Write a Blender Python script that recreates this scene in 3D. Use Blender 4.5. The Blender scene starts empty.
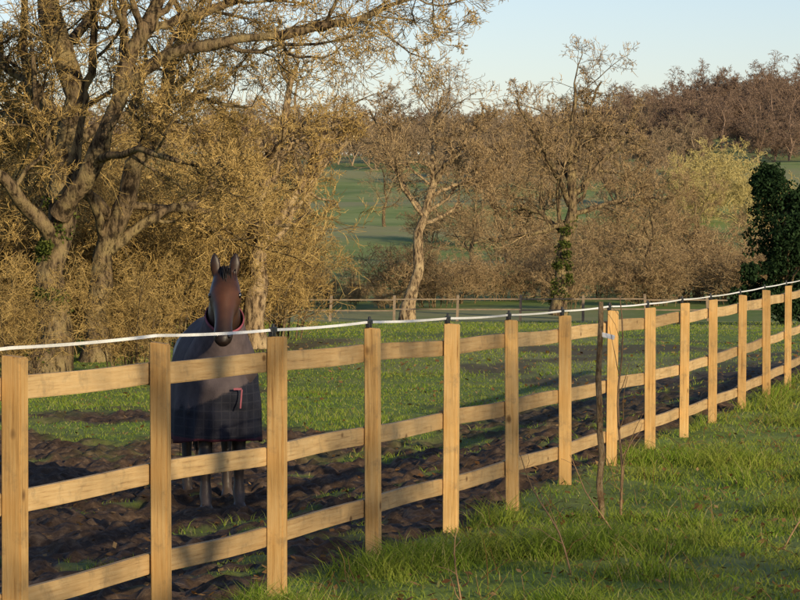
import bpy, bmesh, math, random
import numpy as np
from mathutils import Vector
random.seed(3)
scene=bpy.context.scene
COL=scene.collection
# ------------------------------------------------------------ helpers
def link(o,parent=None):
    COL.objects.link(o)
    if parent: o.parent=parent
    return o
def empty(name,loc=(0,0,0)):
    e=bpy.data.objects.new(name,None); e.location=loc; e.empty_display_size=0.2
    return link(e)
def obj(name,me,parent=None,loc=(0,0,0),rot=(0,0,0),sc=(1,1,1)):
    o=bpy.data.objects.new(name,me); o.location=loc; o.rotation_euler=rot; o.scale=sc
    return link(o,parent)
def np_mesh(name,V,Q=None,T=None,mats=(),qm=None,tm=None,smooth=True):
    me=bpy.data.meshes.new(name)
    V=np.asarray(V,dtype=np.float32).reshape(-1,3)
    nq=0 if Q is None else len(Q); nt=0 if T is None else len(T)
    me.vertices.add(len(V)); me.vertices.foreach_set('co',V.ravel())
    li=[];ls=[]
    if nq: li.append(np.asarray(Q,dtype=np.int32).ravel()); ls.append(np.arange(nq)*4)
    if nt: li.append(np.asarray(T,dtype=np.int32).ravel()); ls.append(nq*4+np.arange(nt)*3)
    li=np.concatenate(li); ls=np.concatenate(ls).astype(np.int32)
    me.loops.add(len(li)); me.loops.foreach_set('vertex_index',li)
    me.polygons.add(nq+nt); me.polygons.foreach_set('loop_start',ls)
    for m in mats: me.materials.append(m)
    if qm is not None or tm is not None:
        a=np.concatenate([x for x in (qm,tm) if x is not None]).astype(np.int32)
        me.polygons.foreach_set('material_index',a)
    me.polygons.foreach_set('use_smooth',np.full(nq+nt,smooth))
    me.update(calc_edges=True)
    return me
_tab=np.random.RandomState(11).rand(256,256)
def vnoise(x,y,s=0):
    x=np.asarray(x,float)+s*17.31; y=np.asarray(y,float)+s*9.77
    xi=np.floor(x).astype(int); yi=np.floor(y).astype(int)
    fx=x-xi; fy=y-yi; fx=fx*fx*(3-2*fx); fy=fy*fy*(3-2*fy)
    a=_tab[xi&255,yi&255];b=_tab[(xi+1)&255,yi&255];c=_tab[xi&255,(yi+1)&255];d=_tab[(xi+1)&255,(yi+1)&255]
    return (a*(1-fx)+b*fx)*(1-fy)+(c*(1-fx)+d*fx)*fy
def fbm(x,y,s=0,o=4):
    r=0;a=.5
    for i in range(o):
        r=r+a*vnoise(x*2**i,y*2**i,s+i); a*=.5
    return r/(1-.5**o)
def sstep(x,a,b):
    t=np.clip((np.asarray(x,float)-a)/(b-a),0,1); return t*t*(3-2*t)
# ------------------------------------------------------------ materials
def newmat(name):
    m=bpy.data.materials.new(name); m.use_nodes=True
    nt=m.node_tree; nt.nodes.clear()
    out=nt.nodes.new('ShaderNodeOutputMaterial')
    return m,nt,out
def N(nt,t,**k):
    n=nt.nodes.new(t)
    for a,b in k.items(): setattr(n,a,b)
    return n
def ramp(nt,fac,stops):
    r=N(nt,'ShaderNodeValToRGB'); e=r.color_ramp.elements
    while len(e)<len(stops): e.new(.5)
    for i,(p,c) in enumerate(stops):
        e[i].position=p; e[i].color=(c[0],c[1],c[2],1)
    nt.links.new(fac,r.inputs[0]); return r.outputs[0]
def noise(nt,vec,scale,detail=4,rough=.6):
    n=N(nt,'ShaderNodeTexNoise'); n.inputs['Scale'].default_value=scale
    n.inputs['Detail'].default_value=detail; n.inputs['Roughness'].default_value=rough
    if vec is not None: nt.links.new(vec,n.inputs['Vector'])
    return n.outputs['Fac']
def mixc(nt,f,a,b,mode='MIX'):
    m=N(nt,'ShaderNodeMix',data_type='RGBA',blend_type=mode)
    for i,v in ((0,f),(6,a),(7,b)):
        if hasattr(v,'links'): nt.links.new(v,m.inputs[i])
        elif i==0: m.inputs[0].default_value=v
        else: m.inputs[i].default_value=(v[0],v[1],v[2],1)
    return m.outputs[2]
def principled(nt,out,col,rough=.8,bump=None,bs=.3,bd=.02,spec=.3):
    p=N(nt,'ShaderNodeBsdfPrincipled')
    if hasattr(col,'links'): nt.links.new(col,p.inputs['Base Color'])
    else: p.inputs['Base Color'].default_value=(*col,1)
    p.inputs['Roughness'].default_value=rough
    p.inputs['Specular IOR Level'].default_value=spec
    if bump is not None:
        b=N(nt,'ShaderNodeBump'); b.inputs['Strength'].default_value=bs; b.inputs['Distance'].default_value=bd
        nt.links.new(bump,b.inputs['Height']); nt.links.new(b.outputs[0],p.inputs['Normal'])
    nt.links.new(p.outputs[0],out.inputs[0]); return p
def mat_simple(name,col,rough=.7,var=.3,scale=20,spec=.3):
    m,nt,out=newmat(name); tc=N(nt,'ShaderNodeTexCoord').outputs['Object']
    n=noise(nt,tc,scale,5)
    c=ramp(nt,n,[(.3,[v*(1-var) for v in col]),(.7,[min(1,v*(1+var)) for v in col])])
    principled(nt,out,c,rough,n,.3,.01,spec); return m
def mat_bark(name,a,b,c,scale=6):
    m,nt,out=newmat(name); tc=N(nt,'ShaderNodeTexCoord').outputs['Object']
    mp=N(nt,'ShaderNodeMapping'); mp.inputs['Scale'].default_value=(1,1,.3); nt.links.new(tc,mp.inputs[0])
    n=noise(nt,mp.outputs[0],scale*2,6,.7); n2=noise(nt,tc,scale*.5,4)
    c1=ramp(nt,n,[(.40,a),(.58,b)]); c2=mixc(nt,ramp(nt,n2,[(.45,(0,0,0)),(.65,(1,1,1))]),c1,c)
    c2=mixc(nt,ramp(nt,n,[(.40,(.9,.9,.9)),(.5,(0,0,0))]),c2,a)
    principled(nt,out,c2,.9,n,1,.08,.1); return m
def mat_island(name,stops,transl=0.0,rough=.8,big=None):
    m,nt,out=newmat(name); g=N(nt,'ShaderNodeNewGeometry')
    c=ramp(nt,g.outputs['Random Per Island'],stops)
    if big:
        n=noise(nt,g.outputs['Position'],big[0],3)
        c=mixc(nt,ramp(nt,n,[(.35,(0,0,0)),(.65,(.75,.75,.75))]),c,big[1])
    if transl:
        p=N(nt,'ShaderNodeBsdfDiffuse'); nt.links.new(c,p.inputs[0])
        t=N(nt,'ShaderNodeBsdfTranslucent'); nt.links.new(c,t.inputs[0])
        mx=N(nt,'ShaderNodeMixShader'); mx.inputs[0].default_value=transl
        nt.links.new(p.outputs[0],mx.inputs[1]); nt.links.new(t.outputs[0],mx.inputs[2]); nt.links.new(mx.outputs[0],out.inputs[0])
    else:
        p=N(nt,'ShaderNodeBsdfDiffuse'); nt.links.new(c,p.inputs[0]); nt.links.new(p.outputs[0],out.inputs[0])
    return m
def mat_wood(name,axis,c0,c1,c2):
    m,nt,out=newmat(name); tc=N(nt,'ShaderNodeTexCoord').outputs['Object']
    oi=N(nt,'ShaderNodeObjectInfo').outputs['Random']
    vm=N(nt,'ShaderNodeVectorMath',operation='ADD'); nt.links.new(tc,vm.inputs[0])
    cx=N(nt,'ShaderNodeCombineXYZ')
    ml=N(nt,'ShaderNodeMath',operation='MULTIPLY'); nt.links.new(oi,ml.inputs[0]); ml.inputs[1].default_value=37
    for i in range(3): nt.links.new(ml.outputs[0],cx.inputs[i])
    nt.links.new(cx.outputs[0],vm.inputs[1])
    mp=N(nt,'ShaderNodeMapping'); s=[22,22,22]; s[axis]=.9; mp.inputs['Scale'].default_value=s
    nt.links.new(vm.outputs[0],mp.inputs[0])
    g=noise(nt,mp.outputs[0],3,6,.7)
    b=noise(nt,vm.outputs[0],2.2,4); st=noise(nt,vm.outputs[0],9,5,.7)
    kn=N(nt,'ShaderNodeTexVoronoi'); mp2=N(nt,'ShaderNodeMapping'); s=[1.6]*3; s[axis]=1.0; mp2.inputs['Scale'].default_value=s
    nt.links.new(vm.outputs[0],mp2.inputs[0]); nt.links.new(mp2.outputs[0],kn.inputs['Vector']); kn.inputs['Scale'].default_value=3.5
    c=ramp(nt,g,[(.30,c0),(.44,c1),(.68,c2)])
    c=mixc(nt,ramp(nt,b,[(.42,(0,0,0)),(.70,(.55,.55,.55))]),c,[v*.6 for v in c1])
    c=mixc(nt,ramp(nt,st,[(.53,(0,0,0)),(.72,(.6,.6,.6))]),c,(.22,.17,.10))
    c=mixc(nt,ramp(nt,kn.outputs['Distance'],[(.05,(.85,.85,.85)),(.12,(0,0,0))]),c,(.12,.06,.025))
    tint=mixc(nt,oi,(.66,.64,.62),(1,1,1))
    c=mixc(nt,1.0,c,tint,'MULTIPLY')
    principled(nt,out,c,.75,g,.5,.006,.25); return m
M_post=mat_wood('post_wood',2,(.32,.17,.055),(.64,.39,.14),(.76,.52,.23))
M_rail=mat_wood('rail_wood',0,(.31,.19,.085),(.57,.38,.17),(.68,.49,.25))
M_bark=mat_bark('oak_bark',(.035,.025,.016),(.21,.15,.085),(.30,.23,.11))
M_bark2=mat_bark('pale_bark',(.06,.04,.025),(.38,.27,.15),(.48,.36,.20))
M_twigG=mat_island('golden_twigs',[(0,(.13,.085,.035)),(.5,(.40,.275,.10)),(1,(.66,.47,.18))])
M_twigB=mat_island('brown_twigs',[(0,(.12,.08,.045)),(.5,(.33,.23,.12)),(1,(.55,.40,.21))])
M_twigD=mat_island('distant_twigs',[(0,(.13,.09,.065)),(.5,(.21,.145,.105)),(1,(.31,.22,.155))])
M_twigM=mat_island('hillside_twigs',[(0,(.18,.13,.085)),(.5,(.29,.215,.135)),(1,(.41,.31,.19))])
M_twigY=mat_island('willow_twigs',[(0,(.30,.24,.09)),(.5,(.46,.38,.15)),(1,(.58,.49,.22))])
M_grass=mat_island('grass_blades',[(0,(.09,.15,.015)),(.45,(.17,.28,.025)),(.8,(.27,.36,.05)),(.90,(.33,.34,.10)),(1,(.48,.39,.19))],.35,.6,(1.2,(.28,.30,.055)))
M_holly=mat_island('evergreen_leaves',[(0,(.010,.020,.009)),(.6,(.02,.04,.016)),(1,(.04,.07,.028))],.1,.45)
M_ivy=mat_island('ivy_leaves',[(0,(.03,.045,.012)),(.6,(.07,.09,.02)),(1,(.13,.14,.035))],.1,.45)
M_leaf=mat_island('dead_leaves',[(0,(.12,.06,.025)),(.5,(.22,.12,.05)),(1,(.34,.22,.10))],.15)
# ------------------------------------------------------------ fence line (x,y)
FX=[-2.93,-2.46,-2.0,-1.527,-1.06,-.607,-.148,.308,.735,1.177,1.632,2.075,2.53,2.98,3.5,4.03,4.59,5.15,5.75,6.4]
FY=[7.6,9.0,10.45,11.9,13.3,14.8,16.4,18.1,19.7,21.4,23.1,24.9,26.7,28.6,30.7,33.0,35.5,38.1,40.8,43.6]
FT=[1.32,1.31,1.30,1.30,1.30,1.275,1.265,1.235,1.21,1.19,1.18,1.155,1.15,1.135,1.135,1.14,1.14,1.14,1.14,1.14]
def fence_x(y):
    y=np.asarray(y,float)
    r=np.interp(y,FY,FX)
    r=np.where(y<FY[0],FX[0]+(y-FY[0])*.33,r)
    return np.where(y>FY[-1],FX[-1]+(y-FY[-1])*.24,r)
PY=[-200,0,36,60,110,130,160,220,300,400,550,700,900,1500,5000]
PZ=[0,0,-.05,-.35,-1.5,-1.5,-1.2,.5,4.5,9.5,15.5,17.5,17.5,13,13]
def ground_z(x,y):
    x=np.asarray(x,float); y=np.asarray(y,float)
    z=np.interp(y,PY,PZ)
    s=x-fence_x(y)
    z=z-.33*sstep(-s,.15,3.0)*(1-sstep(y,40,70))
    z=z+sstep(y,300,650)*8.5*sstep(x/np.maximum(y,1),.04,.135)
    z=z+(fbm(x/40,y/40,5,3)-.5)*np.clip((y-100)/80,0,3)
    z=z+(fbm(x/2.5,y/2.5,8,2)-.5)*.10*(1-sstep(y,60,100))
    return z
def mud_mask(x,y):
    x=np.asarray(x,float); y=np.asarray(y,float)
    s=x-fence_x(y)
    n=fbm(x*.9,y*.5,2,4)
    yb=33.0+ (n-.5)*16
    a=1-sstep(y,yb-1.5,yb+3)
    strip=(1-sstep(-s,1.4+n*3.4,2.8+n*3.4))*(1-sstep(y,44,58))*.95
    m=np.maximum(a,strip)*sstep(-s+ (n-.5)*.5,-.02,.22)
    holes=sstep(fbm(x*1.7,y*1.7,21,3),.64,.72)
    far=sstep(fbm(x*.55,y*.28,91,3),.58,.68)*(1-sstep(y,55,80))*sstep(-s,.3,1)*.75
    return np.maximum(m*(1-.6*holes),far)
def mud_h(x,y):
    return (fbm(x*4.2,y*4.2,31,4)-.5)*.20+ (np.abs(vnoise(x*9,y*9,40)-.5)-.25)*.12+(vnoise(x*19,y*19,44)-.5)*.03
# ------------------------------------------------------------ ground sheet
def spread(start,end,step,g):
    r=[start]; s=step
    while r[-1]<end: r.append(r[-1]+s); s*=g
    return r[1:]
xs=np.array([-v for v in spread(5.5,4000,.07,1.10)][::-1]+list(np.arange(-5.5,6.5,.04))+spread(6.5,4000,.07,1.10))
ys=np.array([-v for v in spread(-9,400,.1,1.2)][::-1]+list(np.arange(9.05,33,.045))+spread(33,4500,.06,1.022))
X,Y=np.meshgrid(xs,ys)
mk=mud_mask(X,Y)
fade=(1-sstep(Y,32,60))
Z=ground_z(X,Y)+mud_h(X,Y)*mk*fade+(1-mk)*fade*(fbm(X*3,Y*3,50,3)-.5)*.05
nx,ny=len(xs),len(ys)
idx=np.arange(nx*ny).reshape(ny,nx)
Q=np.stack([idx[:-1,:-1],idx[:-1,1:],idx[1:,1:],idx[1:,:-1]],-1).reshape(-1,4)
m,nt,out=newmat('ground_soil_grass')
at=N(nt,'ShaderNodeAttribute',attribute_name='mud').outputs['Fac']
pos=N(nt,'ShaderNodeNewGeometry').outputs['Position']
n1=noise(nt,pos,9,6,.7); n2=noise(nt,pos,.35,4); n3=noise(nt,pos,.016,5,.65); n4=noise(nt,pos,3,5,.7)
mudc=ramp(nt,n1,[(.3,(.028,.018,.011)),(.52,(.080,.050,.030)),(.72,(.20,.135,.08))])
gr=ramp(nt,n4,[(.3,(.08,.12,.02)),(.55,(.16,.23,.035)),(.75,(.22,.27,.06))])
gr=mixc(nt,ramp(nt,n2,[(.4,(0,0,0)),(.7,(.6,.6,.6))]),gr,(.23,.23,.08))
sy_=N(nt,'ShaderNodeSeparateXYZ'); nt.links.new(pos,sy_.inputs[0])
fr=N(nt,'ShaderNodeMapRange'); nt.links.new(sy_.outputs[1],fr.inputs[0]); fr.inputs[1].default_value=150; fr.inputs[2].default_value=260
n5=noise(nt,pos,.12,6,.75)
gr=mixc(nt,fr.outputs[0],gr,mixc(nt,ramp(nt,n5,[(.38,(0,0,0)),(.62,(1,1,1))]),(.16,.23,.05),(.29,.33,.10)))
gr=mixc(nt,ramp(nt,n3,[(.50,(0,0,0)),(.56,(.7,.7,.7))]),gr,(.31,.28,.13))
c=mixc(nt,at,gr,mudc)
principled(nt,out,c,.85,n1,.7,.03,.2)
me=np_mesh('ground',np.stack([X,Y,Z],-1),Q,None,[m])
a=me.attributes.new('mud','FLOAT','POINT'); a.data.foreach_set('value',mk.ravel().astype(np.float32))
obj('ground',me)
# ------------------------------------------------------------ grass blades
rng=np.random.RandomState(5)
def blades(x,y,z,h,w,lean=.5):
    n=len(x); th=rng.rand(n)*6.283; ph=rng.rand(n)*6.283
    dx,dy=np.cos(th)*w/2,np.sin(th)*w/2
    ln=lean*h*(.3+rng.rand(n)); lx,ly=np.cos(ph)*ln,np.sin(ph)*ln
    b=np.stack([x,y,z-.01],-1); wv=np.stack([dx,dy,0*dx],-1)
    mid=b+np.stack([lx*.35,ly*.35,h*.6],-1); tip=b+np.stack([lx,ly,h],-1)
    V=np.stack([b-wv,b+wv,mid+wv*.7,mid-wv*.7,tip],1)
    i=np.arange(n)[:,None]*5
    return V.reshape(-1,3), i+np.array([[0,1,2,3]]), i+np.array([[3,2,4]])
def pick(n,y0,y1,p,side):
    u=rng.rand(n); yy=(y0**(1-p)+u*(y1**(1-p)-y0**(1-p)))**(1/(1-p))
    xx=(rng.rand(n)*2-1)*(yy*.15+1.6)
    s=xx-fence_x(yy); k=(s>-.05) if side>0 else (s<=-.05)
    return xx[k],yy[k]
def full_z(x,y):
    mk=mud_mask(x,y); fade=(1-sstep(y,32,60))
    return ground_z(x,y)+mud_h(x,y)*mk*fade+(1-mk)*fade*(fbm(x*3,y*3,50,3)-.5)*.05
VV=[];QQ=[];TT=[];off=0
x,y=pick(560000,9.5,48,1.25,1)
cl=fbm(x*1.6,y*1.6,61,3); k=rng.rand(len(x))<(.15+2.0*np.clip(cl-.34,0,1)); x,y,cl=x[k],y[k],cl[k]
tall=sstep(cl,.54,.72)
h=(.020+.05*rng.rand(len(x)))*(1+2.1*tall)
parts=[(x,y,h,(.004+.003*rng.rand(len(x)))*np.sqrt(y/13),1.2)]
x,y=pick(340000,11,100,1.5,-1)
mk=mud_mask(x,y); k=rng.rand(len(x))>np.minimum(1,mk*1.25); x,y=x[k],y[k]
h=(.018+.03*rng.rand(len(x)))*(1+.8*sstep(fbm(x*.8,y*.8,71,3),.5,.7))
parts.append((x,y,h,.006*(y/20)**.9,1.0))
for (x,y,h,w,l) in parts:
    v,q,t=blades(x,y,full_z(x,y),h,w,l); VV.append(v);QQ.append(q+off);TT.append(t+off);off+=len(v)
obj('grass',np_mesh('grass',np.concatenate(VV),np.concatenate(QQ),np.concatenate(TT),[M_grass],smooth=False))
x,y=pick(7000,10,45,1.1,1); x2,y2=pick(6000,11,60,1.1,-1); x=np.concatenate([x,x2]);y=np.concatenate([y,y2]); n=len(x)
z=full_z(x,y)+.02; th=rng.rand(n)*6.28; s=(.012+.022*rng.rand(n))*np.maximum(1,y/30)
a=np.stack([np.cos(th),np.sin(th),rng.randn(n)*.35],-1)*s[:,None]; b=np.stack([-np.sin(th),np.cos(th),rng.randn(n)*.35],-1)*s[:,None]*.6
c=np.stack([x,y,z],-1); V=np.stack([c-a,c-b,c+a,c+b],1); q=np.arange(n)[:,None]*4+np.arange(4)[None]
obj('fallen_leaves',np_mesh('fallen_leaves',V,q,None,[M_leaf],smooth=False))
# ------------------------------------------------------------ tree generator
def norm(v): return v/np.maximum(np.linalg.norm(v,axis=-1,keepdims=True),1e-9)
def resample(pts,r0,r1,k):
    pts=np.array(pts,float); d=np.r_[0,np.cumsum(np.linalg.norm(np.diff(pts,axis=0),axis=1))]; t=np.linspace(0,d[-1],k)
    P=np.stack([np.interp(t,d,pts[:,i]) for i in range(3)],-1); u=np.linspace(0,1,k)
    for _ in range(2): P[1:-1]=.25*P[:-2]+.5*P[1:-1]+.25*P[2:]
    return P, r0*(1-u)**.8+r1*u
def spawn(P,R,m,ang,frac,k,wander,up,rng,tmin=.15,rmin=.004,rr=.6,taper=.3,tmax=1):
    n,kp,_=P.shape
    L=np.linalg.norm(np.diff(P,axis=1),axis=2).sum(1)
    bi=np.repeat(np.arange(n),m); c=len(bi)
    t=tmin+(tmax-tmin)*((np.tile(np.arange(m),n)+rng.rand(c))/m)
    f=np.clip(t*(kp-1),0,kp-1.001); i=f.astype(int); f=f-i
    p=P[bi,i]*(1-f[:,None])+P[bi,i+1]*f[:,None]
    r=R[bi,i]*(1-f)+R[bi,i+1]*f
    tan=norm(P[bi,i+1]-P[bi,i])
    pr=norm(np.cross(tan,rng.randn(c,3)))
    a=np.radians(ang[0]+(ang[1]-ang[0])*rng.rand(c))[:,None]
    d=norm(np.cos(a)*tan+np.sin(a)*pr+np.array([0,0,up]))
    ln=L[bi]*frac*(1.15-.6*t)*(.55+.7*rng.rand(c))
    st=(ln/(k-1))[:,None]
    out=np.zeros((c,k,3)); out[:,0]=p
    for j in range(1,k):
        d=norm(d+rng.randn(c,3)*wander+np.array([0,0,up*.5])); out[:,j]=out[:,j-1]+d*st
    r0=np.maximum(r*rr*(.7+.4*rng.rand(c)),rmin)
    u=np.linspace(0,1,k)[None]
    RR=np.maximum(r0[:,None]*(1-(1-taper)*u),rmin*.7)
    return out,RR
def tubes(P,R,s):
    n,k,_=P.shape
    T=np.empty_like(P); T[:,1:-1]=P[:,2:]-P[:,:-2]; T[:,0]=P[:,1]-P[:,0]; T[:,-1]=P[:,-1]-P[:,-2]; T=norm(T)
    ref=np.where(np.abs(T[:,:1,2:3])>.8,np.array([1.,0,0]),np.array([0,0,1.]))
    U=norm(np.cross(T,np.broadcast_to(ref,T.shape))); W=np.cross(T,U)
    a=np.arange(s)*2*np.pi/s
    V=P[:,:,None]+R[:,:,None,None]*(np.cos(a)[None,None,:,None]*U[:,:,None]+np.sin(a)[None,None,:,None]*W[:,:,None])
    b=(np.arange(n)*k*s)[:,None,None]+(np.arange(k-1)*s)[None,:,None]+np.arange(s)[None,None,:]
    b2=(np.arange(n)*k*s)[:,None,None]+(np.arange(k-1)*s)[None,:,None]+((np.arange(s)+1)%s)[None,None,:]
    return V.reshape(-1,3),np.stack([b,b2,b2+s,b+s],-1).reshape(-1,4)
def tree_mesh(name,limbs,levels,seed,mats,rmin=.005,nbark=2,k0=14,rootflare=True):
    rng=np.random.RandomState(seed)
    P=[];R=[]
    for pts,r0,r1 in limbs:
        p,r=resample(pts,r0,r1,k0)
        p[1:]+=rng.randn(k0-1,3)*r0*.28
        r=r*(1+.10*rng.randn(k0)*(r0>.05))
        if rootflare and p[0,2]<.5: r[0]*=1.5; r[1]*=1.08
        P.append(p);R.append(r)
    P=np.array(P);R=np.array(R)
    Vs=[];Qs=[];Ms=[];off=0
    def add(P,R,s,mi):
        nonlocal off
        v,q=tubes(P,R,s); Vs.append(v);Qs.append(q+off);Ms.append(np.full(len(q),mi));off+=len(v)
    add(P,R,10,0)
    for li,l in enumerate(levels):
        P,R=spawn(P,R,l['m'],l.get('ang',(35,70)),l['f'],l.get('k',5),l.get('w',.3),l.get('up',.05),rng,l.get('tmin',.2),rmin,l.get('rr',.6),l.get('tp',.3))
        add(P,R,(7 if li==0 else 4 if li==1 else 3),0 if li<nbark else 1)
    return np_mesh(name,np.concatenate(Vs),np.concatenate(Qs),None,mats,np.concatenate(Ms))
LV=lambda a,b,c,d,e,w=.24,s=1:[dict(m=a,f=.60*s,k=8,w=w,up=.12,tmin=.3,rr=.5),dict(m=b,f=.54,k=6,w=w,up=.06,rr=.5),dict(m=c,f=.58,k=5,w=w,up=.04,tmin=.1,rr=.5),dict(m=d,f=.66,k=4,w=.22,up=.04,tmin=.1,ang=(25,60)),dict(m=e,f=.72,k=3,w=.18,up=.05,tmin=.1,ang=(25,55))]
def up_trunk(h,lean=0,cr=.25,seed=0,n=6):
    r=np.random.RandomState(seed); p=[(0,0,-.3)]
    for i in range(1,n+1): p.append((lean*h*(i/n)+r.randn()*cr,r.randn()*cr,h*i/n))
    return p
def gz(x,y): return float(full_z(x,y))
def PX(x,y,Yd,dy=0): # photo measurement converted to metres in the plane at distance Yd
    return ((x-400)*Yd/3000, dy, 1.8-(y-230)*Yd/3000)
def loc(pts,ox,oz,Yd):
    r=[]
    for p in pts:
        a=PX(p[0],p[1],Yd,p[2] if len(p)>2 else 0); r.append((a[0]-ox,a[1],a[2]-oz))
    return r
def leafball(name,n,blobs,mat,size,seed):
    r=np.random.RandomState(seed); bl=np.array(blobs); k=r.randint(0,len(bl),n)
    d=norm(r.randn(n,3)); rad=bl[k,3]*(r.rand(n)**.35)*(1+.18*np.sin(d[:,0]*7+k)+.15*np.sin(d[:,2]*9+k*2))
    c=bl[k,:3]+d*rad[:,None]*np.array([1,1,.9])
    a=norm(r.randn(n,3))*size; b=norm(np.cross(a,r.randn(n,3)))*size*.55
    V=np.stack([c-a,c-b,c+a,c+b],1)
    return np_mesh(name,V,np.arange(n*4).reshape(-1,4),None,[mat],smooth=False)
def ivy(parent,trunk,t1,rad,n,size,seed):
    r=np.random.RandomState(seed); P,_=resample(trunk,1,1,20); b=[]
    for i in range(26):
        t=r.rand()*t1*19; j=int(t); p=P[j]*(1-(t-j))+P[min(j+1,19)]*(t-j)
        b.append((p[0]+r.randn()*rad*.5,p[1]+r.randn()*rad*.5-rad*.3,max(p[2],.1),rad*(.5+.6*r.rand())))
    obj('ivy',leafball('ivy',n,b,M_ivy,size,seed),parent)
bx,by=-5.44,46.0; bz=gz(bx,by)
L=[(loc([(42,385),(46,330),(52,260),(62,190,.2),(68,120,.4),(55,50,.5),(35,-30,.6),(30,-150,.6)],bx,bz,46),.27,.08),
   (loc([(60,215,0),(90,185,-.4),(112,130,-.6),(128,85,-.7),(148,35,-.7),(165,-10,-.6),(200,-90,-.4)],bx,bz,46),.17,.06),
   (loc([(128,88,-.7),(165,58,-1),(215,48,-1.2),(265,42,-1.3),(318,38,-1.2),(350,26,-1.1),(395,8,-1),(440,-4,-1)],bx,bz,46),.10,.02),
   (loc([(148,35,-.7),(190,20,-.3),(250,-8,.3),(320,-30,.5)],bx,bz,46),.08,.03),
   (loc([(52,240,0),(20,190,-.6),(-20,150,-1),(-80,120,-1.2)],bx,bz,46),.12,.03),
   (loc([(66,130,.4),(20,80,1),(-40,40,1.4)],bx,bz,46),.10,.03),
   (loc([(100,160,-.5),(150,150,-1.6),(200,170,-2.2),(240,165,-2.4)],bx,bz,46),.07,.015),
   (loc([(60,150,.3),(110,110,1.6),(170,90,2.4),(240,100,2.8)],bx,bz,46),.08,.02)]
o=obj('oak_tree',tree_mesh('oak_tree',L,LV(9,7,6,5,3,.30),101,[M_bark,M_twigG],.005),loc=(bx,by,bz))
ivy(o,L[0][0],.35,.20,3500,.035,61)
bx,by=-5.2,51.; bz=gz(bx,by)
L=[(loc([(92,372),(95,320),(110,260),(120,200),(150,140),(170,80),(180,0)],bx,bz,51),.22,.05),
   (loc([(110,250),(150,215),(200,200,.8),(240,150,1)],bx,bz,51),.10,.025),
   (loc([(115,220),(80,180,-.5),(40,150,-1),(10,90,-1)],bx,bz,51),.10,.025)]
obj('oak_tree',tree_mesh('oak_tree_b',L,LV(8,7,6,5,3,.30),102,[M_bark,M_twigG],.0055),loc=(bx,by,bz))
bx,by=-2.75,57.; bz=gz(bx,by)
L=[(loc([(256,350),(256,300),(262,240),(255,200),(275,150),(290,110),(300,60)],bx,bz,57),.20,.04),
   (loc([(260,240),(290,205,.4),(312,160,.6),(335,110,.8)],bx,bz,57),.10,.025),
   (loc([(258,210),(225,180,-.4),(200,130,-.6),(190,90,-.6)],bx,bz,57),.09,.025)]
obj('hawthorn_tree',tree_mesh('hawthorn_tree',L,LV(8,6,6,4,2,.30,.85),103,[M_bark2,M_twigG],.006),loc=(bx,by,bz))
# --- trees at mid distance
bx,by=.4,108.; bz=gz(bx,by)
L=[(loc([(407,322),(410,290),(418,255),(424,215),(432,185),(436,150),(432,120),(440,95)],bx,bz,108),.25,.04),
   (loc([(424,215),(408,195,.5),(392,165,1),(385,135,1),(370,110,1)],bx,bz,108),.13,.03),
   (loc([(432,185),(450,160,-.8),(468,135,-1),(480,115,-1)],bx,bz,108),.12,.03),
   (loc([(430,195),(455,185,.6),(490,175,1.2),(510,160,1)],bx,bz,108),.08,.03)]
obj('oak_tree',tree_mesh('oak_tree_c',L,LV(9,7,5,4,2,.24,.85),104,[M_bark2,M_twigB],.009),loc=(bx,by,bz))
bx,by=6.0,112.; bz=gz(bx,by)
L=[(loc([(558,315),(562,280),(567,240),(570,205),(572,170),(568,135),(575,105),(578,85)],bx,bz,112),.29,.04),
   (loc([(568,235),(545,215,.5),(520,205,1),(500,210,1)],bx,bz,112),.10,.03),
   (loc([(570,205),(550,165,-.8),(530,130,-1),(515,100,-1)],bx,bz,112),.13,.03),
   (loc([(571,200),(600,165,.6),(625,140,1.2),(640,115,1)],bx,bz,112),.13,.03),
   (loc([(571,215),(605,205,.6),(640,195,1.2),(665,200,1)],bx,bz,112),.10,.03),
   (loc([(571,170),(585,130,2),(595,100,2.5),(605,80,2)],bx,bz,112),.09,.03)]
o=obj('oak_tree',tree_mesh('oak_tree_d',L,LV(9,7,5,4,2,.24,.75),105,[M_bark,M_twigB],.009),loc=(bx,by,bz))
ivy(o,L[0][0],.42,.30,3500,.05,62)
bx,by=-4.6,118.; bz=gz(bx,by)
L=[(loc([(283,325),(290,290),(300,240),(310,190),(318,160),(335,120),(345,95)],bx,bz,118),.24,.05),
   (loc([(310,190),(290,150,.5),(275,120,1),(260,95,1)],bx,bz,118),.11,.03),(loc([(315,170),(350,140,.5),(375,120,1)],bx,bz,118),.10,.03)]
obj('oak_tree',tree_mesh('oak_tree_e',L,LV(8,6,5,4,2,.24,.8),106,[M_bark2,M_twigB],.010),loc=(bx,by,bz))
# --- generic meshes
def shrub_mesh(name,seed,h,spreadr,mats,rmin,stems=14,e=3):
    r=np.random.RandomState(seed); L=[]
    for i in range(stems):
        a=r.rand()*6.28; R0=r.rand()*spreadr*.5; hh=h*(.55+.55*r.rand()); o=(math.cos(a),math.sin(a))
        L.append(([(o[0]*R0,o[1]*R0,-.2),(o[0]*(R0+spreadr*.12),o[1]*(R0+spreadr*.12),hh*.4),(o[0]*(R0+spreadr*.35)+r.randn()*.2,o[1]*(R0+spreadr*.35)+r.randn()*.2,hh*.75),(o[0]*(R0+spreadr*.7),o[1]*(R0+spreadr*.7),hh*(.8+.2*r.rand()))],.03,.008))
    return tree_mesh(name,L,[dict(m=7,f=.5,k=5,w=.26,up=.10,tmin=.08),dict(m=6,f=.58,k=4,w=.24,up=.05),dict(m=4,f=.68,k=4,w=.25,up=.04),dict(m=e,f=.7,k=3,w=.2,up=.03)],seed,mats,rmin,nbark=1,k0=7,rootflare=False)
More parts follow.
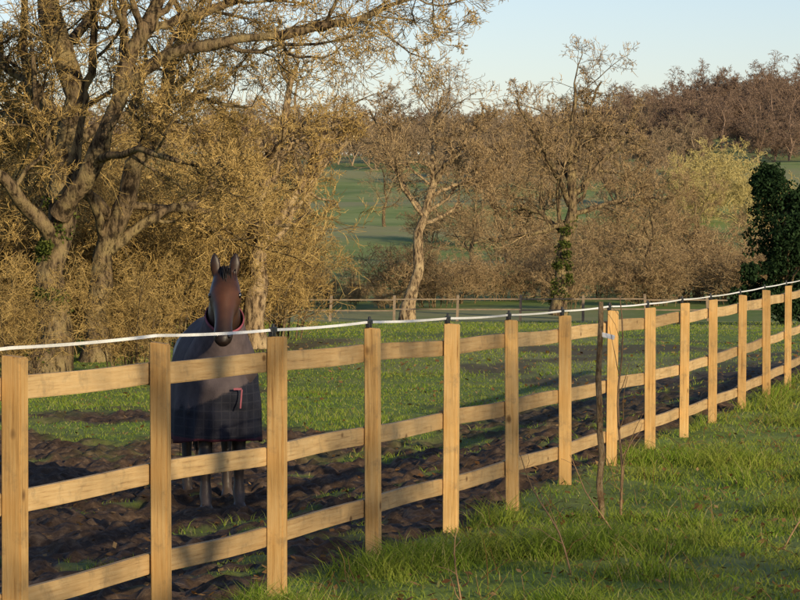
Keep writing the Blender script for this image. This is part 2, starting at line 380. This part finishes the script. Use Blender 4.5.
SHG=[shrub_mesh('shrub_g%d'%i,200+i,4.0,1.6,[M_bark,M_twigG],.006) for i in range(3)]
SHB=[shrub_mesh('shrub_b%d'%i,210+i,3.2,1.9,[M_bark,M_twigB],.010,12,2) for i in range(3)]
SHY=[shrub_mesh('shrub_y%d'%i,220+i,5.,2.2,[M_twigY,M_twigY],.022,12,2) for i in range(1)]
def woodtree(nm,i,mat):
    r=np.random.RandomState(500+i); hgt=7.5+2*r.rand()
    L=[(up_trunk(hgt,r.uniform(-.06,.06),.3,i),.17,.04)]
    z0=hgt*.25
    for k in range(3):
        a=r.rand()*6.28; L.append(([(0,0,z0),(math.cos(a)*.8,math.sin(a)*.8,z0+1.5),(math.cos(a)*1.8,math.sin(a)*1.8,z0+3.2),(math.cos(a)*2.4,math.sin(a)*2.4,z0+4.8)],.10,.04))
    return tree_mesh(nm,L,[dict(m=9,f=.45,k=5,w=.25,up=.12,tmin=.08),dict(m=7,f=.58,k=4,w=.3,up=.05),dict(m=5,f=.62,k=3,w=.3,up=.05),dict(m=3,f=.65,k=3,w=.3,up=.05)],300+i,[mat,mat],.026,nbark=1)
GT=[woodtree('wood_tree%d'%i,i,M_twigD) for i in range(4)]
GM=[woodtree('hill_tree%d'%i,i+10,M_twigM) for i in range(3)]
GTB=[tree_mesh('field_tree%d'%i,[(up_trunk(7,.05,.3,10+i),.22,.04)],LV(10,7,6,4,2),320+i,[M_bark,M_twigB],.011) for i in range(2)]
SPT=[tree_mesh('spare_tree%d'%i,[(up_trunk(8,.05,.3,30+i),.26,.05)],LV(8,5,4,3,1,.26,1.1),340+i,[M_bark,M_twigB],.009) for i in range(2)]
rr=random.Random(8)
hg=empty('thicket')
for (px,Yd,s) in [(5,53,.95),(45,57,1.1),(85,54,.8),(125,55,1.0),(165,53,.8),(200,57,1.0),(237,59,.95),(275,62,.7),(20,62,1.25),(100,63,1.3),(180,65,1.15),(-35,55,1.2),(-90,57,1.2),(140,70,1.3),(60,72,1.4),(230,75,1.0),(15,43,.5),(130,46,.45)]:
    xw=(px-400)*Yd/3000
    obj('thicket_bush',rr.choice(SHG),hg,(xw,Yd,gz(xw,Yd)),(0,0,rr.random()*6.28),(s,s,s*rr.uniform(.85,1.1)))
h2=empty('hedgerow')
for i in range(30):
    px=235+i*19+rr.uniform(-10,10); Yd=rr.uniform(122,150); xw=(px-400)*Yd/3000; s=rr.uniform(.5,1.0)
    if 300<px<395: s*=.5
    obj('hedge_bush',rr.choice(SHB),h2,(xw,Yd,gz(xw,Yd)),(0,0,rr.random()*6.28),(s*1.2,s*1.2,s))
for i in range(22):
    px=-20+i*40+rr.uniform(-12,12); Yd=rr.uniform(180,250); xw=(px-400)*Yd/3000; s=rr.uniform(.7,1.1)
    if 300<px<400: continue
    obj('hedge_bush',rr.choice(SHB),h2,(xw,Yd,gz(xw,Yd)),(0,0,rr.random()*6.28),(s*1.2,s*1.2,s))
for (px,Yd,s) in [(655,128,.72),(695,140,.68),(235,130,.95),(165,135,1.0),(80,130,1.0),(618,150,.75),(478,160,.75),(510,190,.8),(385,250,.7),(540,210,.8)]:
    xw=(px-400)*Yd/3000
    obj('field_tree',rr.choice(GTB),None,(xw,Yd,gz(xw,Yd)),(0,0,rr.random()*6.28),(s,s,s))
wl=empty('willow_scrub')
for (px,Yd,s) in [(690,270,1.0),(712,275,1.15),(735,280,1.0),(750,268,.8),(700,262,.8),(795,200,1.1)]:
    xw=(px-400)*Yd/3000
    obj('willow_bush',SHY[0],wl,(xw,Yd,gz(xw,Yd)),(0,0,rr.random()*6.28),(s,s,s))
wd=empty('distant_woodland')
def wood(n,px0,px1,Y0,Y1,s0,s1,G):
    for i in range(n):
        px=px0+(px1-px0)*(i+rr.random()*1.6)/n; Yd=rr.uniform(Y0,Y1); xw=(px-400)*Yd/3000; s=rr.uniform(s0,s1)
        obj('woodland_tree',rr.choice(G),wd,(xw,Yd,gz(xw,Yd)-.8),(0,0,rr.random()*6.28),(s*rr.uniform(.95,1.35),s*1.15,s*rr.uniform(.85,1.15)))
wood(85,-80,880,600,650,.9,1.3,GT)
wood(62,-80,880,550,600,.85,1.15,GT)
wood(40,600,880,500,550,.85,1.2,GT)
wood(32,640,880,440,500,.8,1.1,GT)
wood(14,690,880,390,440,.7,.9,GT)
wood(46,290,690,480,540,.8,1.1,GM)
wood(30,330,690,420,470,.7,.95,GM)
wood(16,-80,300,330,400,.7,1.0,GM)
wood(20,420,690,350,400,.6,.8,GM)
wood(12,450,690,280,330,.45,.65,GM)
r=np.random.RandomState(77)
hb=[]
for i in range(34):
    a=r.rand()*6.28; q=r.rand(); zz=.3+q*3.7; R0=(1.7*(1-q*.65))*r.rand()**.5
    hb.append((math.cos(a)*R0,math.sin(a)*R0,zz,.25+.42*r.rand()))
me=leafball('holly_tree',30000,hb,M_holly,.055,9)
ho=empty('holly_tree',(11.35,88,gz(11.35,88))); ho.scale=(1.05,1.05,1.12)
obj('foliage',me,ho); obj('stem',tree_mesh('hstem',[(up_trunk(3.5,0,.1,4),.14,.03)],[dict(m=14,f=.4,k=5)],5,[M_bark,M_bark],.01),ho)
ho2=empty('holly_tree',(13.2,92,gz(13.2,92))); obj('foliage',me,ho2,sc=(1.2,1.2,1.2),rot=(0,0,2)); obj('stem',bpy.data.meshes['hstem'],ho2)
# ------------------------------------------------------------ post and rail fence
fence=empty('post_and_rail_fence')
def box_mesh(name,sx,sy,sz,mat,bev=.005,cuts=0):
    bm=bmesh.new(); bmesh.ops.create_cube(bm,size=1)
    bmesh.ops.scale(bm,vec=(sx,sy,sz),verts=bm.verts)
    bmesh.ops.bevel(bm,geom=bm.edges[:],offset=bev,segments=2,affect='EDGES')
    me=bpy.data.meshes.new(name); bm.to_mesh(me); bm.free(); me.materials.append(mat); return me
rr=random.Random(21)
nP=len(FX)
PD=.085
for i in range(nP):
    x,y,t=FX[i],FY[i],FT[i]
    j0,j1=max(0,i-1),min(nP-1,i+1)
    ang=math.atan2(FY[j1]-FY[j0],FX[j1]-FX[j0])
    H=t+.35
    me=box_mesh('post',.068*rr.uniform(.93,1.07),PD*rr.uniform(.9,1.05),H,M_post,.005)
    sl=rr.uniform(-.14,.14)
    for v in me.vertices:
        if v.co.z>0: v.co.z+=v.co.y*sl
    obj('post',me,fence,(x,y,t-H/2),(rr.uniform(-.012,.012),rr.uniform(-.01,.01),ang+rr.uniform(-.10,.10)))
for lvl,dz in enumerate([-.135,-.585,-.985]):
    i=-(lvl%2)
    while i<nP-1:
        a=max(i,0); b=min(i+2,nP-1)
        if b<=a: break
        pa=Vector((FX[a],FY[a],FT[a]+dz)); pb=Vector((FX[b],FY[b],FT[b]+dz))
        mi=(a+b)//2; pm=Vector((FX[mi],FY[mi],FT[mi]+dz))
        d=(pb-pa); Ln=d.length-.006
        ang=math.atan2(d.y,d.x); pit=math.asin(d.z/d.length)
        nrm=Vector((-math.sin(ang),math.cos(ang),0))
        hh=.094*rr.uniform(.95,1.05)
        bm=bmesh.new(); bmesh.ops.create_cube(bm,size=1); bmesh.ops.scale(bm,vec=(Ln,.034,hh),verts=bm.verts)
        bmesh.ops.subdivide_edges(bm,edges=[e for e in bm.edges if abs(e.verts[0].co.x-e.verts[1].co.x)>.1],cuts=11,use_grid_fill=True)
        mid=(pa+pb)/2; off=(pm-mid); on=off.dot(nrm) if b-a==2 else 0; oz=off.z if b-a==2 else 0
        ph=rr.uniform(0,6)
        for v in bm.verts:
            u=1-(2*v.co.x/Ln)**2
            v.co.y+=on*u; v.co.z+=oz*u*.9+.006*math.sin(v.co.x*2.3+ph)
        bmesh.ops.bevel(bm,geom=[e for e in bm.edges if e.calc_face_angle(0)>1],offset=.004,segments=2,affect='EDGES')
        me=bpy.data.meshes.new('rail'); bm.to_mesh(me); bm.free(); me.materials.append(M_rail)
        c=mid+nrm*(PD/2+.020)
        o=obj('rail',me,fence,c,(0,-pit,ang))
        o.location.z+=rr.uniform(-.008,.008)
        i+=2
M_tape=mat_simple('white_tape',(.78,.78,.76),.5,.08,60)
M_blk=mat_simple('black_plastic',(.015,.015,.016),.4,.2,30,.5)
ef=empty('electric_fence_tape')
pts=[]
for i in range(nP):
    j0,j1=max(0,i-1),min(nP-1,i+1); d=Vector((FX[j1]-FX[j0],FY[j1]-FY[j0],0)).normalized(); nrm=Vector((-d.y,d.x,0))
    base=Vector((FX[i],FY[i],FT[i]+.032))+nrm*.02
    pts.append((base,d,nrm,i))
V=[];Qf=[]
for a in range(nP-1):
    p0,p1=pts[a][0],pts[a+1][0]
    for j in range(9):
        u=j/8; p=p0.lerp(p1,u); p=p+Vector((0,0,-.006*4*u*(1-u)))
        tw=.25*math.sin(a*1.3+u*3); h=.0135 if a<8 else .012
        up=Vector((pts[a][2].x*tw,pts[a][2].y*tw,1)).normalized()*h/2; th=pts[a][2]*.0015
        b=len(V); V+= [p-up-th,p+up-th,p+up+th,p-up+th]
        if j<8:
            for q in range(4): Qf.append((b+q,b+4+q,b+4+(q+1)%4,b+(q+1)%4))
obj('tape',np_mesh('tape',[tuple(v) for v in V],Qf,None,[M_tape],smooth=False),ef)
for base,d,nrm,i in pts:
    if i in (3,4): continue
    bm=bmesh.new()
    def bx_(c,s):
        r=bmesh.ops.create_cube(bm,size=1); bmesh.ops.scale(bm,vec=s,verts=r['verts']); bmesh.ops.translate(bm,vec=c,verts=r['verts'])
    bx_((0,0,0),(.085,.016,.026)); bx_((-.03,.0,-.018),(.02,.022,.026)); bx_((0,-.0,-.026),(.018,.026,.05))
    bx_((0,.012,-.004),(.05,.03,.012))
    r_=bmesh.ops.create_cone(bm,segments=10,radius1=.011,radius2=.008,depth=.04,cap_ends=True); bmesh.ops.translate(bm,vec=(.0,0,.010),verts=r_['verts'])
    bmesh.ops.bevel(bm,geom=bm.edges[:],offset=.002,segments=1,affect='EDGES')
    me=bpy.data.meshes.new('insulator'); bm.to_mesh(me); bm.free(); me.materials.append(M_blk)
    obj('insulator',me,ef,base,(0,0,math.atan2(d.y,d.x)))
# ------------------------------------------------------------ far field fence
ff=empty('field_fence')
M_old=mat_simple('weathered_timber',(.22,.165,.11),.85,.3,6)
V=[];Qf=[]
def addbox(c,s,lean=0):
    b=len(V)
    for dx in(-1,1):
        for dy in(-1,1):
            for dz in(-1,1): V.append((c[0]+dx*s[0]/2+lean*dz,c[1]+dy*s[1]/2,c[2]+dz*s[2]/2+ (lean*dx*6 if s[0]>1 else 0)))
    for f in((0,1,3,2),(4,6,7,5),(0,4,5,1),(2,3,7,6),(0,2,6,4),(1,5,7,3)): Qf.append(tuple(b+i for i in f))
x=-9.
while x<22:
    yy=103+ (x+9)*.12; z=gz(x,yy)
    addbox((x,yy,z+.4),(.09,.09,1.0+rr.uniform(-.1,.1)),rr.uniform(-.03,.03))
    z2=gz(x+2.2,yy+.26)
    for hh in (.40,.75): addbox((x+1.1,yy-.1+.13,(z+z2)/2+hh+rr.uniform(-.03,.03)),(2.2,.035,.045))
    x+=2.2
obj('fence_timber',np_mesh('far_fence',V,Qf,None,[M_old],smooth=False),ff)
# ------------------------------------------------------------ stake + sapling + brambles
M_stake=mat_bark('stake_bark',(.22,.14,.07),(.46,.32,.17),(.54,.40,.24),20)
M_whip=mat_simple('whip_bark',(.26,.16,.08),.7,.3,30)
sx,sy=1.28,19.2; sz=gz(sx,sy)
st=empty('tree_stake',(sx,sy,sz))
obj('stake',tree_mesh('stake',[([(0,0,-.1),(.004,0,.4),(-.006,0,.9),(.0,0,1.38)],.022,.016)],[],1,[M_stake,M_stake],.004,rootflare=False,k0=10),st)
obj('tie',box_mesh('tie',.09,.012,.03,M_tape,.003),st,(.05,-.0,1.16),(0,.25,.1))
obj('tree_sapling',tree_mesh('sapling',[([(0,0,-.1),(.02,0,.35),(-.03,.02,.8),(.03,0,1.1),(.0,0,1.42)],.010,.003)],[dict(m=9,f=.28,k=5,w=.2,up=.25,ang=(25,50),tmin=.1)],6,[M_whip,M_whip],.0022,rootflare=False,k0=12),loc=(1.40,19.1,sz))
for k,(px,py,pts_) in enumerate([
    (.92,15.9,[(0,0,-.05),(-.08,0,.25),(-.22,.05,.42),(-.28,.05,.62)]),
    (1.30,17.6,[(0,0,-.02),(-.08,0,.12),(-.22,0,.30),(-.30,0,.52)]),
    (.30,14.2,[(0,0,-.02),(-.02,0,.12),(-.05,0,.30),(-.03,0,.42)]),
    (2.2,17.2,[(0,0,0),(.1,0,.2),(.3,.1,.28),(.5,.2,.2)]),
    (2.9,21.,[(0,0,0),(.05,0,.25),(.02,.1,.4),(.1,.2,.5)])]):
    obj('bramble_stem',tree_mesh('bramble%d'%k,[(pts_,.0055,.002)],[dict(m=5,f=.3,k=4,w=.25,ang=(30,60))],40+k,[M_whip,M_whip],.0018,rootflare=False,k0=9),loc=(px,py,gz(px,py)))
r=np.random.RandomState(12); n=520
yy=10.5+r.rand(n)*28; xx=fence_x(yy)+.15+r.rand(n)**1.6*3.2; zz=full_z(xx,yy)
P=np.zeros((n,5,3)); P[:,0]=np.stack([xx,yy,zz],-1); d=norm(np.stack([r.randn(n)*.6,r.randn(n)*.6,np.ones(n)],-1)); ln=(.10+.25*r.rand(n)**2)/4
for j in range(1,5): d=norm(d+r.randn(n,3)*.2+np.array([0,0,-.12])); P[:,j]=P[:,j-1]+d*ln[:,None]
v,q=tubes(P,np.tile(np.linspace(.0028,.0012,5),(n,1)),3)
obj('dry_weed_stems',np_mesh('dry_weeds',v,q,None,[M_leaf]))
# ------------------------------------------------------------ horse
def loft(rings,n=20):
    V=[];F=[]
    for c,u,v in rings:
        c,u,v=Vector(c),Vector(u),Vector(v)
        for i in range(n):
            a=2*math.pi*i/n; V.append(tuple(c+u*math.cos(a)+v*math.sin(a)))
    for k in range(len(rings)-1):
        for i in range(n): F.append((k*n+i,k*n+(i+1)%n,(k+1)*n+(i+1)%n,(k+1)*n+i))
    return V,F,n,len(rings)
def add_loft(bm,rings,n=20):
    V,F,n,k=loft(rings,n); vs=[bm.verts.new(v) for v in V]
    for f in F: bm.faces.new([vs[i] for i in f])
    bm.faces.new(vs[:n][::-1]); bm.faces.new(vs[-n:])
hx,hy=-1.36,23.1; hz=gz(hx,hy)-.02
horse=empty('horse',(hx,hy,hz)); horse.rotation_euler=(0,0,math.radians(9)); horse.scale=(1.04,1.04,1.04)
bm=bmesh.new()
T=[(-.14,1.00,.09,.12),(-.09,1.00,.16,.20),(0,1.01,.21,.27),(.15,1.05,.24,.33),(.4,1.07,.26,.345),(.7,1.04,.29,.32),(1.0,1.06,.29,.30),(1.25,1.11,.28,.29),(1.45,1.12,.22,.25),(1.56,1.08,.12,.16)]
add_loft(bm,[((0,y,z),(w,0,0),(0,0,h)) for y,z,w,h in T],24)
NK=[((0,.22,1.12),.19,.30),((0,.10,1.25),.16,.26),((0,-.03,1.42),.130,.21),((-.005,-.13,1.58),.108,.17),((-.01,-.20,1.70),.092,.14),((-.01,-.24,1.76),.07,.10)]
pv=Vector((0,.85,.5)).normalized()
add_loft(bm,[(c,(w,0,0),tuple(pv*d)) for c,w,d in NK],20)
yaw=math.radians(-9)
hd=Vector((math.sin(yaw)*.6,-.60,-.80)).normalized(); hr=Vector((math.cos(yaw),math.sin(yaw)*.9,0)).normalized(); hp=hr.cross(hd).normalized()
if hp.y<0: hp=-hp
P0=Vector((-.005,-.20,1.80))
HD=[(-.02,.055,.04,.02),(.02,.092,.085,.05),(.09,.110,.115,.07),(.16,.122,.135,.085),(.20,.112,.14,.09),(.25,.094,.13,.085),(.32,.076,.095,.06),(.40,.066,.075,.045),(.47,.066,.066,.04),(.53,.073,.066,.045),(.575,.062,.055,.045),(.61,.032,.030,.045)]
add_loft(bm,[(tuple(P0+hd*t+hp*o),tuple(hr*w),tuple(hp*d)) for t,w,d,o in HD],20)
for s in(-1,1):
    b=P0+hr*(s*.066)+Vector((0,.02,0)); e=Vector((s*.08,-.03,1)).normalized()
    add_loft(bm,[(tuple(b+e*t),tuple(hr*w),(0,d,0)) for t,w,d in[(-.03,.028,.022),(.02,.040,.024),(.07,.043,.022),(.115,.031,.016),(.155,.009,.006)]],10)
def leg(pts): add_loft(bm,[(c,(w,0,0),(0,d,0)) for c,w,d in pts],12)
for s,dy in((-1,-.04),(1,.09)):
    x=s*.130
    leg([((x,dy+.10,1.0),.08,.14),((x,dy+.08,.80),.078,.105),((x,dy+.07,.62),.062,.07),((x,dy+.055,.50),.052,.055),((x,dy+.045,.44),.060,.060),((x,dy+.055,.38),.046,.048),((x,dy+.06,.26),.037,.042),((x,dy+.06,.17),.047,.052),((x,dy+.045,.13),.047,.052),((x,dy+.02,.085),.040,.045),((x,dy+.005,.06),.055,.060),((x,dy-.01,.0),.070,.078),((x,dy-.01,-.03),.070,.078)])
    x=s*.15; y0=1.22+(-.08 if s>0 else .05)
    leg([((x,y0+.02,1.05),.12,.22),((x,y0-.02,.85),.10,.17),((x,y0+.02,.68),.065,.10),((x,y0+.12,.55),.048,.065),((x,y0+.15,.48),.048,.060),((x,y0+.13,.40),.040,.045),((x,y0+.11,.26),.036,.040),((x,y0+.11,.16),.042,.046),((x,y0+.085,.10),.037,.040),((x,y0+.065,.06),.048,.055),((x,y0+.05,0),.063,.070),((x,y0+.05,-.03),.063,.070)])
me=bpy.data.meshes.new('horse_body'); bm.to_mesh(me); bm.free()
m,nt,out=newmat('bay_coat'); tc=N(nt,'ShaderNodeTexCoord').outputs['Object']; sp=N(nt,'ShaderNodeSeparateXYZ'); nt.links.new(tc,sp.inputs[0])
n=noise(nt,tc,9,6); nn=N(nt,'ShaderNodeMath',operation='MULTIPLY_ADD'); nt.links.new(n,nn.inputs[0]); nn.inputs[1].default_value=.25; nt.links.new(sp.outputs[2],nn.inputs[2])
zr=N(nt,'ShaderNodeMapRange'); nt.links.new(nn.outputs[0],zr.inputs[0]); zr.inputs[1].default_value=0; zr.inputs[2].default_value=2.1
c=ramp(nt,zr.outputs[0],[(.0,(.045,.03,.022)),(.10,(.10,.072,.052)),(.17,(.05,.034,.025)),(.25,(.014,.009,.007)),(.66,(.016,.009,.007)),(.70,(.014,.009,.007)),(.76,(.042,.020,.012)),(.84,(.075,.029,.013)),(.90,(.038,.017,.009)),(1,(.012,.008,.006))])
principled(nt,out,c,.45,n,.25,.01,.35); me.materials.append(m); M_coat=m
o=obj('body',me,horse)
md=o.modifiers.new('r','REMESH'); md.mode='VOXEL'; md.voxel_size=.011; md.use_smooth_shade=True
md=o.modifiers.new('s','SMOOTH'); md.iterations=4; md.factor=.5
M_eye=mat_simple('eye',(.006,.005,.005),.1,.1,10,.8); M_hair=mat_simple('mane_hair',(.012,.010,.009),.5,.4,60)
def ball(name,mat,loc_,sc,par):
    bm=bmesh.new(); bmesh.ops.create_uvsphere(bm,u_segments=16,v_segments=10,radius=1); me=bpy.data.meshes.new(name); bm.to_mesh(me); bm.free()
    me.materials.append(mat); me.polygons.foreach_set('use_smooth',[True]*len(me.polygons)); return obj(name,me,par,loc_,(0,0,0),sc)
for s in(-1,1):
    p=P0+hd*.17+hp*.045+hr*(s*.104); ball('eye',M_eye,p,(.018,.024,.022),horse)
    p=P0+hd*.560+hp*.005+hr*(s*.044); ball('nostril',M_eye,p,(.013,.018,.019),horse)
r=np.random.RandomState(3)
def strands(name,roots,dirs,ln,wr,parent,mat,r0=.005,drop=.25):
    n=len(roots); P=np.zeros((n,6,3)); P[:,0]=roots; d=norm(dirs)
    for j in range(1,6): d=norm(d+r.randn(n,3)*wr+np.array([0,0,-drop])); P[:,j]=P[:,j-1]+d*ln[:,None]/5
    v,q=tubes(P,np.tile(np.linspace(r0,r0*.4,6),(n,1)),3); obj(name,np_mesh(name,v,q,None,[mat]),parent)
n=160; t=r.rand(n)
a0=np.array([0,-.08,1.84]);a1=np.array([0,.26,1.47])
ro=a0+(a1-a0)*t[:,None]+r.randn(n,3)*.008; strands('mane',ro,np.stack([.6+.2*r.rand(n),r.randn(n)*.2,.1*np.ones(n)],-1),.10+.08*r.rand(n),.08,horse,M_hair,.006,.6)
n=60; ro=np.array([-.005,-.2,1.84])+r.randn(n,3)*np.array([.018,.012,.008]); strands('forelock',ro,np.stack([r.randn(n)*.10,-1*np.ones(n),.0*np.ones(n)],-1),.09+.07*r.rand(n),.06,horse,M_hair,.005,.5)
n=140; ro=np.array([0,1.62,1.12])+r.randn(n,3)*.025; strands('tail',ro,np.stack([r.randn(n)*.1,.7*np.ones(n),-.3*np.ones(n)],-1),.7+.2*r.rand(n),.05,horse,M_hair,.008,.5)
M=96; RG=[(.53,.345,-.17,1.66,2.6),(.60,.345,-.175,1.67,2.6),(.72,.34,-.185,1.68,2.6),(.86,.33,-.195,1.68,2.6),(1.0,.318,-.195,1.68,2.5),(1.12,.30,-.18,1.66,2.4),(1.22,.27,-.13,1.62,2.3),(1.31,.225,-.06,1.57,2.2),(1.38,.17,.02,1.50,2.1),(1.43,.10,.12,1.42,2.1),(1.45,.03,.2,1.34,2)]
zz_=np.linspace(.53,1.45,44); tab=np.array(RG)
V=[];Qf=[]
for k,z in enumerate(zz_):
    w,y0,y1,p=[np.interp(z,tab[:,0],tab[:,i]) for i in(1,2,3,4)]
    cy,hl=(y0+y1)/2,(y1-y0)/2; fl=max(0,(1.25-z)/.7)
    for i in range(M):
        a=2*math.pi*i/M; ca,sa=math.cos(a),math.sin(a)
        e=2/p; xx=w*math.copysign(abs(ca)**e,ca); yy=hl*math.copysign(abs(sa)**e,sa)
        f=1+fl*(.035*math.sin(a*9+z*2)+.025*math.sin(a*17+1-z*3))+.010*math.sin(a*5+z*13)
        if sa<0: yy-= fl*(.030*math.sin(xx*26+z*5)+.016*math.sin(xx*55-z*9)) + .018*math.sin(z*22+xx*9)*(z>.75)
        zs=z+((.012*math.sin(a*5)+.05*(1-abs(xx)/w)) if k==0 else .05*(1-abs(xx)/w)*max(0,1-(z-.53)/.3))
        V.append((xx*f,cy+yy,zs))
for k in range(len(zz_)-1):
    for i in range(M): Qf.append((k*M+i,k*M+(i+1)%M,(k+1)*M+(i+1)%M,(k+1)*M+i))
m,nt,out=newmat('rug_canvas'); tc=N(nt,'ShaderNodeTexCoord').outputs['Object']; sp=N(nt,'ShaderNodeSeparateXYZ'); nt.links.new(tc,sp.inputs[0])
n=noise(nt,tc,5,5); n2=noise(nt,tc,120,3)
dark=ramp(nt,n,[(.3,(.008,.009,.015)),(.7,(.022,.023,.034))]); mesh_=ramp(nt,n,[(.3,(.045,.036,.040)),(.7,(.10,.080,.080))])
wv=N(nt,'ShaderNodeTexWave',wave_type='BANDS',bands_direction='X'); wv.inputs['Scale'].default_value=5; nt.links.new(tc,wv.inputs[0])
wv2=N(nt,'ShaderNodeTexWave',wave_type='BANDS',bands_direction='Z'); wv2.inputs['Scale'].default_value=5; nt.links.new(tc,wv2.inputs[0])
ck=N(nt,'ShaderNodeMath',operation='MAXIMUM'); nt.links.new(wv.outputs['Fac'],ck.inputs[0]); nt.links.new(wv2.outputs['Fac'],ck.inputs[1])
dark=mixc(nt,ramp(nt,ck.outputs[0],[(.94,(0,0,0)),(.99,(.4,.4,.4))]),dark,(.04,.04,.05))
aa=N(nt,'ShaderNodeMath',operation='MULTIPLY_ADD'); nt.links.new(sp.outputs[0],aa.inputs[0]); aa.inputs[1].default_value=-.45; nt.links.new(sp.outputs[2],aa.inputs[2])
bb=N(nt,'ShaderNodeMath',operation='MULTIPLY_ADD'); nt.links.new(n,bb.inputs[0]); bb.inputs[1].default_value=.12; nt.links.new(aa.outputs[0],bb.inputs[2])
f=ramp(nt,bb.outputs[0],[(.97,(0,0,0)),(.99,(1,1,1))])
c=mixc(nt,f,dark,mesh_)
hem=ramp(nt,sp.outputs[2],[(.575,(1,1,1)),(.580,(0,0,0))])
c=mixc(nt,hem,c,(.06,.015,.025))
principled(nt,out,c,.8,n2,.35,.01,.15)
me=np_mesh('rug',V,Qf,None,[m])
o=obj('rug',me,horse); md=o.modifiers.new('s','SOLIDIFY'); md.thickness=.008
M_ruglt=mat_simple('rug_neck_mesh',(.085,.064,.064),.85,.3,12); M_pink=mat_simple('pink_binding',(.24,.065,.085),.7,.2,20)
def tube_rings(name,rings,mat,n=40,th=.006):
    V,F,_,_=loft(rings,n); me=np_mesh(name,V,F,None,[mat]); o=obj(name,me,horse); md=o.modifiers.new('s','SOLIDIFY'); md.thickness=th; return o
NR=[((0,.16,1.12),.28,.36),((0,.08,1.24),.225,.30),((0,.0,1.34),.178,.255),((0,-.05,1.42),.152,.225),((0,-.085,1.47),.142,.212)]
tube_rings('rug_neck',[(c,(w,0,0),tuple(pv*d)) for c,w,d in NR],M_ruglt)
tube_rings('neck_binding',[(c,(w,0,0),tuple(pv*d)) for c,w,d in [((0,-.080,1.464),.147,.218),((0,-.090,1.482),.144,.214)]],M_pink,40,.008)
V=[];Qf=[]
for j in range(9):
    xx=.05+.06*j/8; yf=-.250; V+=[(xx,yf,.945),(xx,yf,.960),(xx,yf-.006,.960),(xx,yf-.006,.945)]
    if j: b=4*(j-1); Qf+=[(b+q,b+4+q,b+4+(q+1)%4,b+(q+1)%4) for q in range(4)]
obj('chest_strap',np_mesh('strap',V,Qf,None,[M_pink],smooth=False),horse)
obj('strap_end',box_mesh('strap_end',.012,.006,.14,M_pink,.002),horse,(.105,-.258,.88),(0,.08,0))
# ------------------------------------------------------------ trees behind the viewpoint (they cast the dappled shade)
el=math.radians(14); az=math.atan2(.54,-.84)
S=Vector((math.sin(az)*math.cos(el),math.cos(az)*math.cos(el),math.sin(el)))
for (x,y,s,me_,rz) in [(9.0,-1.5,.85,SPT[0],0),(15.5,-5.5,1.05,GTB[1],1.5),(9,-17,1.1,SPT[1],3)]:
    obj('field_tree',me_,None,(x,y,gz(x,y)),(0,0,rz),(s,s,s))
# ------------------------------------------------------------ light
w=bpy.data.worlds.new('World'); scene.world=w; w.use_nodes=True; nt=w.node_tree; nt.nodes.clear()
sk=nt.nodes.new('ShaderNodeTexSky'); sk.sky_type='NISHITA'; sk.sun_disc=False; sk.sun_elevation=el; sk.sun_rotation=az
sk.air_density=1.0; sk.dust_density=.4; sk.ozone_density=2.2
bg=nt.nodes.new('ShaderNodeBackground'); bg.inputs[1].default_value=.14; ow=nt.nodes.new('ShaderNodeOutputWorld')
nt.links.new(mixc(nt,1.0,sk.outputs[0],(1.03,.96,1.10),'MULTIPLY'),bg.inputs[0]); nt.links.new(bg.outputs[0],ow.inputs[0])
sd=bpy.data.lights.new('sun','SUN'); sd.energy=5; sd.angle=math.radians(.5); sd.color=(1,.82,.54)
so=bpy.data.objects.new('sun',sd); so.rotation_euler=S.to_track_quat('Z','Y').to_euler(); link(so)
# ------------------------------------------------------------ camera
cd=bpy.data.cameras.new('camera'); cd.lens=135; cd.sensor_width=36; cd.shift_y=-70/800; cd.clip_end=8000; cd.clip_start=.1
co=bpy.data.objects.new('camera',cd); co.location=(0,0,1.8); co.rotation_euler=(math.radians(90),0,0); link(co)
scene.camera=co
scene.view_settings.view_transform='Standard'; scene.view_settings.look='None'; scene.view_settings.exposure=0
print('verts',sum(len(m.vertices) for m in bpy.data.meshes))
